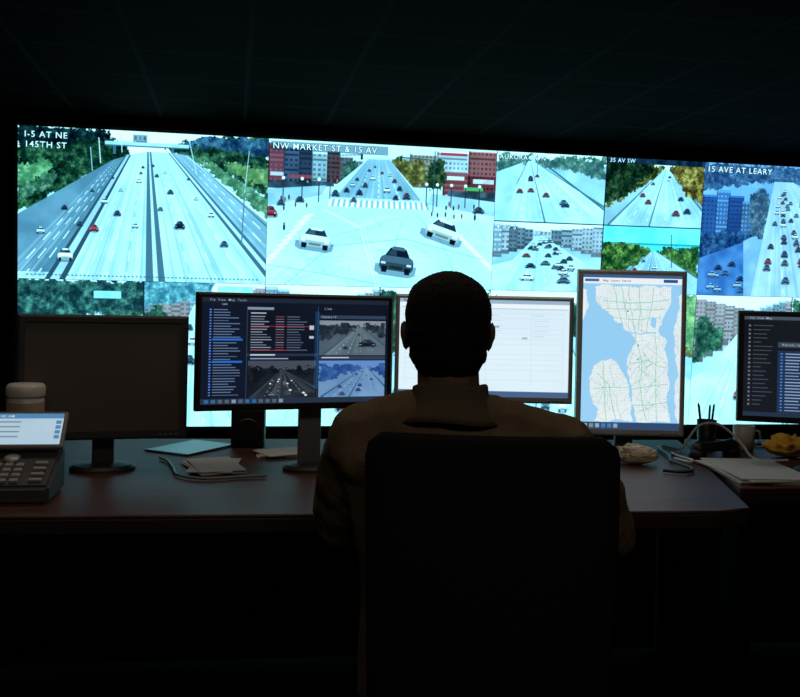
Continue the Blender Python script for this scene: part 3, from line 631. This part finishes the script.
# ------------------------------------------------------------------ desk clutter
def sheets(name,cx,cy,w,d,rz,m,label,n=3,t=.003,cat='paper',z=DZ,fan=.05):
    bm=bmesh.new()
    for i in range(n):
        addbox(bm,(random.uniform(-.006,.006),random.uniform(-.006,.006),t*(i+.5)),(w,d,t*.96),0,rot=Matrix.Rotation(random.uniform(-fan,fan),3,'Z'))
    o=finish(bm,name,m,label=label,cat=cat); o.location=(cx,cy,z+.0005); o.rotation_euler=(0,0,rz); return o
sheets('paper_stack',-.53,2.62,.13,.22,.35,M_paper,'loose stack of white paper under the monitors',5,.0025,fan=.3)
sheets('document_folder',-.68,2.95,.17,.24,-.5,M_cyanp,'pale cyan plastic document sleeve lying on the desk',2,.003,'folder')
sheets('paper_stack',-.36,2.88,.17,.13,.3,M_paper,'loose overlapping white sheets beside the desk speaker',4,.0025,fan=.35)
sheets('document_folder',1.085,2.72,.22,.34,.1,M_paper,'open white folder of papers lying on the desk',4,.004,'folder',fan=.12)
sheets('paper_stack',1.37,2.615,.24,.07,.13,M_paper,'white papers lying in front of the monitor',3,.003)
def crumple(name,r,loc,m,label,cat,amp=.14,smooth=False,rz=0):
    bm=bmesh.new(); blob(bm,(0,0,r[2]*.97),r,4)
    for v in bm.verts:
        q=random.Random(int(v.co.x*70)*7919+int(v.co.y*70)*104729+int(v.co.z*70)); v.co*=1+q.uniform(-amp,amp*.85); v.co.z=max(0,v.co.z)
    o=finish(bm,name,m,None,smooth,label,cat,loc=loc); o.rotation_euler=(0,0,rz); return o
crumple('crumpled_wrapper',(.068,.040,.031),(.755,2.84,DZ+.001),M_pale,'crumpled pale paper wrapper beneath the portrait monitor','wrapper')
crumple('cleaning_cloth',(.085,.055,.036),(1.325,3.04,DZ+.001),M_yellow,'bunched yellow cleaning cloth lying among dark cables','cloth',.2,True,.2)
def speaker(x,y,w,h,d,rz):
    e=empty('desk_speaker',(x,y,DZ),rz,'small black desk speaker behind the monitors','speaker')
    box('cabinet',(0,0,h/2),(w,d,h),M_black,e,.008)
    bm=bmesh.new(); addlathe(bm,[(w*.38,0),(w*.38,.004),(w*.3,.006),(w*.12,.002)],n=24)
    for v in bm.verts: v.co=Vector((v.co.x,-d/2-v.co.z,v.co.y+h*.45))
    finish(bm,'driver_cone',M_black,e,True)
speaker(-.50,3.03,.11,.13,.1,.1)
c=empty('pen_cup',(1.10,3.2,DZ),0,'black pen cup holding several pens','pen cup')
bm=bmesh.new(); addlathe(bm,[(.029,0),(.03,.002),(.034,.1),(.031,.1),(.027,.006)],n=24); finish(bm,'cup',M_black,c,True)
for i,(dx,dy,mm) in enumerate([(.01,.0,M_blue),(-.01,.008,M_black),(.0,-.012,M_grey),(-.014,-.006,M_black)]):
    bm=bmesh.new(); addsweep(bm,[(dx,dy,.012),(dx*2.4,dy*2.4,.15),(dx*2.5,dy*2.5,.158)],[.004,.004,.0015],8); finish(bm,'pen',mm,c,True)
# loose telephone handset
hs=empty('telephone_handset',(1.06,3.0,DZ),.5,'loose black telephone handset lying on the desk','telephone')
bm=bmesh.new(); addsweep(bm,[(-.098,0,.030),(-.075,0,.034),(-.04,0,.036),(0,0,.037),(.04,0,.036),(.075,0,.034),(.098,0,.030)],[.018,.026,.018,.017,.018,.026,.018],16); finish(bm,'grip',M_black,hs,True)
for sx in (-1,1):
    bm=bmesh.new(); addlathe(bm,[(.024,0),(.030,.003),(.029,.028),(.020,.034)],(sx*.078,0,0),20); finish(bm,'earpiece' if sx<0 else 'mouthpiece',M_black,hs,True)
# white mug
mg=empty('mug',(1.225,3.18,DZ),0,'white ceramic mug standing behind the monitor','mug')
bm=bmesh.new(); addlathe(bm,[(.030,0),(.034,.004),(.037,.085),(.033,.085),(.030,.01)],n=28); finish(bm,'cup',M_white,mg,True)
bm=bmesh.new(); addsweep(bm,[(.034,0,.07),(.054,0,.066),(.060,0,.045),(.052,0,.024),(.033,0,.018)],.005,10); finish(bm,'handle',M_white,mg,True)
# cables
def cable(pts,r,m,label):
    P=[Vector(p) for p in pts]; P=[P[0]*2-P[1]]+P+[P[-1]*2-P[-2]]; out=[]
    for i in range(1,len(P)-2):
        a,b,c_,d=P[i-1:i+3]
        for k in range(10):
            t=k/10; q=.5*((2*b)+(c_-a)*t+(2*a-5*b+4*c_-d)*t*t+(3*b-a-3*c_+d)*t**3); q.z=max(q.z,DZ+r+.001); out.append(q)
    out.append(P[-2]); o0=out[0].copy()
    bm=bmesh.new(); addsweep(bm,[p-o0 for p in out],r,8)
    return finish(bm,'cable',m,None,True,label,'cable',loc=o0)
z=DZ+.006
cable([(.94,3.20,z),(.98,3.12,z),(1.01,3.13,z+.03),(1.05,3.12,z+.085),(1.11,3.10,z+.09),(1.165,3.06,z+.04),(1.18,3.0,z),(1.18,2.94,z),(1.22,2.925,z),(1.28,2.94,z)],.0045,M_white,'white cable looping over the desk')
cable([(.905,2.93,z),(.93,2.87,z),(.955,2.90,z),(.935,2.97,z),(.93,3.04,z),(.96,3.05,z)],.004,M_white,'short white cable curled beneath the portrait monitor')
cable([(1.15,3.33,z+.002),(1.2,3.28,z+.002),(1.35,3.25,z+.002),(1.46,3.12,z+.002),(1.6,3.2,z+.002)],.006,M_black,'thick black cable trailing behind the monitor')
cable([(.915,3.15,z+.002),(.905,3.06,z+.002),(.898,2.96,z+.002),(.875,2.86,z+.002),(.90,2.74,z+.002),(.86,2.68,z+.002),(.80,2.70,z+.002)],.005,M_black,'black cord snaking beneath the portrait monitor')
cable([(-.12,2.75,z),(-.08,2.8,z),(-.02,2.9,z),(.06,2.95,z),(.12,2.89,z)],.004,M_black,'thin black cable between monitor stands')
cable([(-.72,2.74,z),(-.68,2.68,z),(-.64,2.58,z),(-.60,2.48,z),(-.52,2.44,z),(-.42,2.48,z),(-.36,2.5,z)],.004,M_grey,'grey cable running between the two monitor stands')

# ------------------------------------------------------------------ office chair
CX,CY=.166,1.555
ch=empty('office_chair',(CX,CY+.14,0),0,'black fabric swivel office chair with a wide flat back','chair')
def rest_pt(u,v):
    x=u*.221*(1-.06*(1-v)); zz=.52+v*.490
    y=-.14-.035*(1-u*u)-.02*math.sin(v*math.pi)
    return x,y,zz
bm=bmesh.new(); NU,NV=28,26
fr=[];bk=[]
for side,off in ((fr,0),(bk,.04)):
    for j in range(NV+1):
        row=[]
        for i in range(NU+1):
            u=-1+2*i/NU; v=j/NV
            vv=abs(2*v-1); lim=(1-max(0,(vv-.86)/.14)**2.4*.13)
            uu=u*lim
            edge=max(abs(u)**10,vv**14)
            x,y,zz=rest_pt(uu,v)
            puff=.012*(1-edge)
            row.append(bm.verts.new((x,y+(off+puff if off else -puff),zz)))
        side.append(row)
for side in (fr,bk):
    for j in range(NV):
        for i in range(NU): bm.faces.new((side[j][i],side[j][i+1],side[j+1][i+1],side[j+1][i]))
for j in range(NV):
    for i in (0,NU): bm.faces.new((fr[j][i],fr[j+1][i],bk[j+1][i],bk[j][i]))
for i in range(NU):
    for j in (0,NV): bm.faces.new((fr[j][i],fr[j][i+1],bk[j][i+1],bk[j][i]))
o=finish(bm,'backrest',M_chairfab,ch,True); bv=o.modifiers.new('Bevel','BEVEL'); bv.width=.012; bv.segments=3; bv.limit_method='ANGLE'; bv.angle_limit=1.0
bm=bmesh.new(); addbox(bm,(0,.11,.417),(.48,.46,.075),.035,4); o=finish(bm,'seat',M_chairfab,ch,True)
bm=bmesh.new(); addbox(bm,(0,-.165,.46),(.07,.02,.34),.006); addbox(bm,(0,-.06,.357),(.07,.24,.03),.006); finish(bm,'back_bracket',M_black,ch)
bm=bmesh.new(); addlathe(bm,[(.03,.12),(.03,.26),(.02,.262),(.02,.36),(.06,.362),(.06,.382)],(0,.08,0)); finish(bm,'gas_column',M_metal,ch,True)
bm=bmesh.new(); addlathe(bm,[(.04,.09),(.045,.13),(.03,.14)],(0,.08,0))
for k in range(5):
    t=2*math.pi*k/5+.3; addsweep(bm,[(0.02*math.cos(t),.08+.02*math.sin(t),.12),(.16*math.cos(t),.08+.16*math.sin(t),.105),(.29*math.cos(t),.08+.29*math.sin(t),.085)],[.024,.02,.016],10)
bs=finish(bm,'star_base',M_black,ch,True)
for k in range(5):
    t=2*math.pi*k/5+.3; bm=bmesh.new(); cx,cy=.29*math.cos(t),.08+.29*math.sin(t)
    for sd in (-.014,.014):
        a=Vector((-math.sin(t),math.cos(t),0))*sd; p=Vector((cx,cy,.028))+a; d=Vector((-math.sin(t),math.cos(t),0))*.009
        addsweep(bm,[p-d,p-d*.6,p+d*.6,p+d],[.024,.028,.028,.024],20)
    addsweep(bm,[(cx,cy,.03),(cx,cy,.09)],.007,8)
    finish(bm,'caster',M_black,bs,True)

# ------------------------------------------------------------------ person
PB=Vector((.118,1.74,0))
OFF=Vector((0,.02,0))-PB
def rem(bm,name,m,vox,sm=6,parent=None,disp=0,dsc=.12,**k):
    bmesh.ops.translate(bm,vec=OFF,verts=bm.verts)
    o=finish(bm,name,m,parent,True,**k)
    r=o.modifiers.new('Remesh','REMESH'); r.mode='VOXEL'; r.voxel_size=vox; r.use_smooth_shade=True
    s=o.modifiers.new('Smooth','SMOOTH'); s.iterations=sm; s.factor=.5
    if disp:
        t=bpy.data.textures.new(name+'_folds','CLOUDS'); t.noise_scale=dsc
        d=o.modifiers.new('Displace','DISPLACE'); d.texture=t; d.strength=disp; d.mid_level=.5
    return o
HX,HY,HZ=.094,1.735,1.19
shL,shR=(-.068,1.725,.970),(.322,1.725,.962)
elL,elR=(-.112,1.86,.780),(.440,1.84,.770)
wrL,wrR=(-.035,2.15,.788),(.285,2.17,.788)
def hand(bm,w,sgn,fwd):
    w=Vector(w); f=Vector(fwd).normalized(); s=Vector((f.y,-f.x,0)) 
    base=w+f*.02+Vector((0,0,-.008))
    for k in (-.027,-.009,.009,.027): chain(bm,[(base+s*k*.7,.016),(w+f*.095+s*k+Vector((0,0,-.012)),.0125)],6,1)
    for k,L in ((-.033,.058),(-.011,.072),(.012,.078),(.035,.070)) if sgn>0 else ((-.035,.070),(-.012,.078),(.011,.072),(.033,.058)):
        a=w+f*.098+s*k+Vector((0,0,-.010)); b=a+f*L*.45+s*k*.12+Vector((0,0,.004)); c=b+f*L*.32+s*k*.08+Vector((0,0,-.008)); d=c+f*L*.22+Vector((0,0,-.009))
        chain(bm,[(a,.0095),(b,.009),(c,.0082),(d,.0072)],5,1)
    a=w+f*.035+s*(-.028*sgn)+Vector((0,0,-.008))
    b=w+f*.07+s*(-.056*sgn)+Vector((0,0,-.012)); c=w+f*.105+s*(-.062*sgn)+Vector((0,0,-.016))
    chain(bm,[(a,.014),(b,.0105),(c,.0085)],6,1)
bm=bmesh.new()
blob(bm,(HX,HY-.01,HZ+.012),(.074,.092,.088),3)
chain(bm,[((HX,HY+.035,HZ-.03),(.060,.05,.05)),((HX,HY+.058,HZ-.085),(.038,.034,.028))],6)
blob(bm,(HX,HY+.06,HZ+.04),(.058,.03,.03))
chain(bm,[((HX,HY+.088,HZ+.015),.009),((HX,HY+.108,HZ-.028),.013)],5)
blob(bm,(HX-.012,HY+.098,HZ-.03),.009); blob(bm,(HX+.012,HY+.098,HZ-.03),.009)
blob(bm,(HX,HY+.088,HZ-.055),(.024,.010,.006)); blob(bm,(HX,HY+.086,HZ-.066),(.020,.010,.007))
for sx in (-1,1):
    blob(bm,(HX+sx*.037,HY+.06,HZ-.025),(.026,.024,.026))
    blob(bm,(HX+sx*.080,HY-.000,HZ-.018),(.010,.019,.030)); blob(bm,(HX+sx*.087,HY-.010,HZ-.008),(.006,.012,.022))
chain(bm,[((HX,HY-.012,HZ-.05),.061),((HX+.004,1.715,1.05),.064),((.115,1.715,.98),.075)],8)
chain(bm,[((.118,1.70,.50),(.145,.10,.09)),((.118,1.715,.68),(.125,.09,.09)),((.118,1.72,.86),(.14,.08,.09)),((.118,1.72,.93),(.12,.06,.04))],6)
for s_,e_,w_ in ((shL,elL,wrL),(shR,elR,wrR)):
    chain(bm,[((.118,1.72,.95),.05),(s_,.042),(e_,.034),(w_,.025)],10)
for x in (-1,1):
    hp=(.118+x*.09,1.72,.50); kn=(.118+x*.12,2.16,.53); an=(.118+x*.12,2.14,.10)
    chain(bm,[(hp,.055),(kn,.045),(an,.035)],12)
    chain(bm,[(an,.034),((an[0],2.26,.045),.025)],5)
hand(bm,wrL,-1,(.03,.18,0)); hand(bm,wrR,1,(-.03,.18,0))
body=rem(bm,'person',M_skin,.0052,3,None,label='person with short black hair in brown sweater, seated typing at desk',cat='person')
body.location=PB
for sx in (-1,1):
    bm=bmesh.new(); blob(bm,(HX+sx*.031,HY+.082,HZ+.008),(.0125,.009,.008),3); bmesh.ops.translate(bm,vec=OFF,verts=bm.verts); finish(bm,'eye',M_eye,body,True)
bm=bmesh.new()
blob(bm,(HX,HY-.016,HZ+.026),(.0845,.100,.084),3)
blob(bm,(HX,HY-.032,HZ-.010),(.0825,.082,.070),3)
blob(bm,(HX,HY-.036,HZ-.050),(.0755,.064,.042),3)
blob(bm,(HX,HY-.038,HZ-.072),(.064,.050,.030),3)
blob(bm,(HX,HY+.01,HZ+.052),(.080,.082,.055),3)
for sx in (-1,1): blob(bm,(HX+sx*.070,HY+.014,HZ+.0),(.013,.018,.040),2)
hair=rem(bm,'hair',M_hair,.0045,5,body,disp=.0045,dsc=.006)
# sweater: torso and sleeves in one draped surface
bm=bmesh.new()
chain(bm,[((.118,1.70,.50),(.185,.125,.07)),((.122,1.715,.66),(.185,.115,.09)),((.128,1.715,.82),(.212,.113,.11)),((.128,1.72,.918),(.215,.100,.082))],8,3)
chain(bm,[((.099,1.718,1.042),(.074,.072,.020)),((.104,1.718,1.014),(.096,.078,.036)),((.124,1.72,.968),(.188,.088,.056))],6,3)
for s_,e_,w_ in ((shL,elL,wrL),(shR,elR,wrR)):
    ww=Vector(w_).lerp(Vector(e_),.10); sv=Vector(s_); ev=Vector(e_); nb=Vector((.108,1.718,1.016))
    chain(bm,[(nb,.058),(nb.lerp(sv,.5)+Vector((0,0,.009)),.062),(sv,.069)],8,2)
    chain(bm,[(sv,.070),(sv.lerp(ev,.5),.072),(ev,.062),(ev.lerp(ww,.6),.048),(ww,.037)],10,2)
    chain(bm,[(sv+Vector((0,-.01,-.03)),(.06,.07,.07)),(Vector((.118,1.715,.80)).lerp(ev,.55),(.06,.06,.07))],6,2)
sw=rem(bm,'sweater',M_sweater,.0072,10,body,disp=.012,dsc=.14)
t2=bpy.data.textures.new('sweater_creases','MARBLE'); t2.noise_scale=.10; t2.turbulence=9; t2.noise_depth=3
d=sw.modifiers.new('Displace','DISPLACE'); d.texture=t2; d.strength=.008; d.mid_level=.5
# soft mock collar flaring into the shoulders
bm=bmesh.new(); n=56; prof=[(.112,-.046),(.098,-.032),(.086,-.016),(.078,.0),(.0745,.012),(.0735,.020),(.0715,.026),(.069,.027),(.066,.021),(.065,-.03)]
rings=[]
for r,zz in prof:
    rings.append([bm.verts.new((.099+(r+.002*math.sin(5*2*math.pi*k/n+zz*90))*math.cos(2*math.pi*k/n),1.722+r*.94*math.sin(2*math.pi*k/n),1.052+zz-.010*math.sin(2*math.pi*k/n)+.0035*math.sin(3*2*math.pi*k/n+1))) for k in range(n)])
for i in range(len(prof)):
    a,b=rings[i],rings[(i+1)%len(prof)]
    for k in range(n): bm.faces.new((a[k],a[(k+1)%n],b[(k+1)%n],b[k]))
bmesh.ops.translate(bm,vec=OFF,verts=bm.verts); finish(bm,'collar',M_collar,body,True)
for w_,e_ in ((wrL,elL),(wrR,elR)):
    w=Vector(w_); d=(Vector(e_)-w).normalized(); bm=bmesh.new(); addsweep(bm,[w+d*.01,w+d*.014,w+d*.05,w+d*.056],[.032,.036,.038,.034],20)
    bmesh.ops.translate(bm,vec=OFF,verts=bm.verts); finish(bm,'cuff',M_collar,body,True)
bm=bmesh.new()
chain(bm,[((.118,1.71,.515),(.165,.115,.055)),((.118,1.72,.55),(.155,.11,.07))],4,3)
for x in (-1,1):
    hp=(.118+x*.085,1.74,.535); kn=(.118+x*.12,2.16,.54); an=(.118+x*.12,2.14,.10)
    chain(bm,[(hp,.078),(kn,.064),((an[0],2.15,.35),.062),(an,.05)],12)
rem(bm,'trousers',M_trouser,.009,5,body,disp=.01,dsc=.08)
for x in (-1,1):
    bm=bmesh.new(); ax=.118+x*.12
    chain(bm,[((ax,2.10,.045),(.036,.04,.044)),((ax,2.17,.05),(.04,.05,.045)),((ax,2.29,.032),(.045,.055,.03))],8,2)
    rem(bm,'shoe',M_shoe,.006,4,body)

# ------------------------------------------------------------------ lights
def area(name,loc,size,power,col,rot=(0,0,0)):
    l=bpy.data.lights.new(name,'AREA'); l.shape='RECTANGLE'; l.size=size[0]; l.size_y=size[1]; l.energy=power; l.color=col
    o=bpy.data.objects.new(name,l); o.location=loc; o.rotation_euler=rot; link(o)
area('added_fill_over_desks',(-.2,2.4,2.5),(2.4,.5),7,(1,.80,.64))  # added warm fill that lifts the dark desk, no fixture there
area('added_fill_behind_seat',(.3,-.3,2.5),(1.6,.4),10,(1,.84,.68),(.35,0,0))  # unseen fill added so the sweater back reads, not a room lamp
w=bpy.data.worlds.new('world'); S.world=w; w.use_nodes=True
w.node_tree.nodes['Background'].inputs[0].default_value=(.01,.01,.012,1); w.node_tree.nodes['Background'].inputs[1].default_value=.1
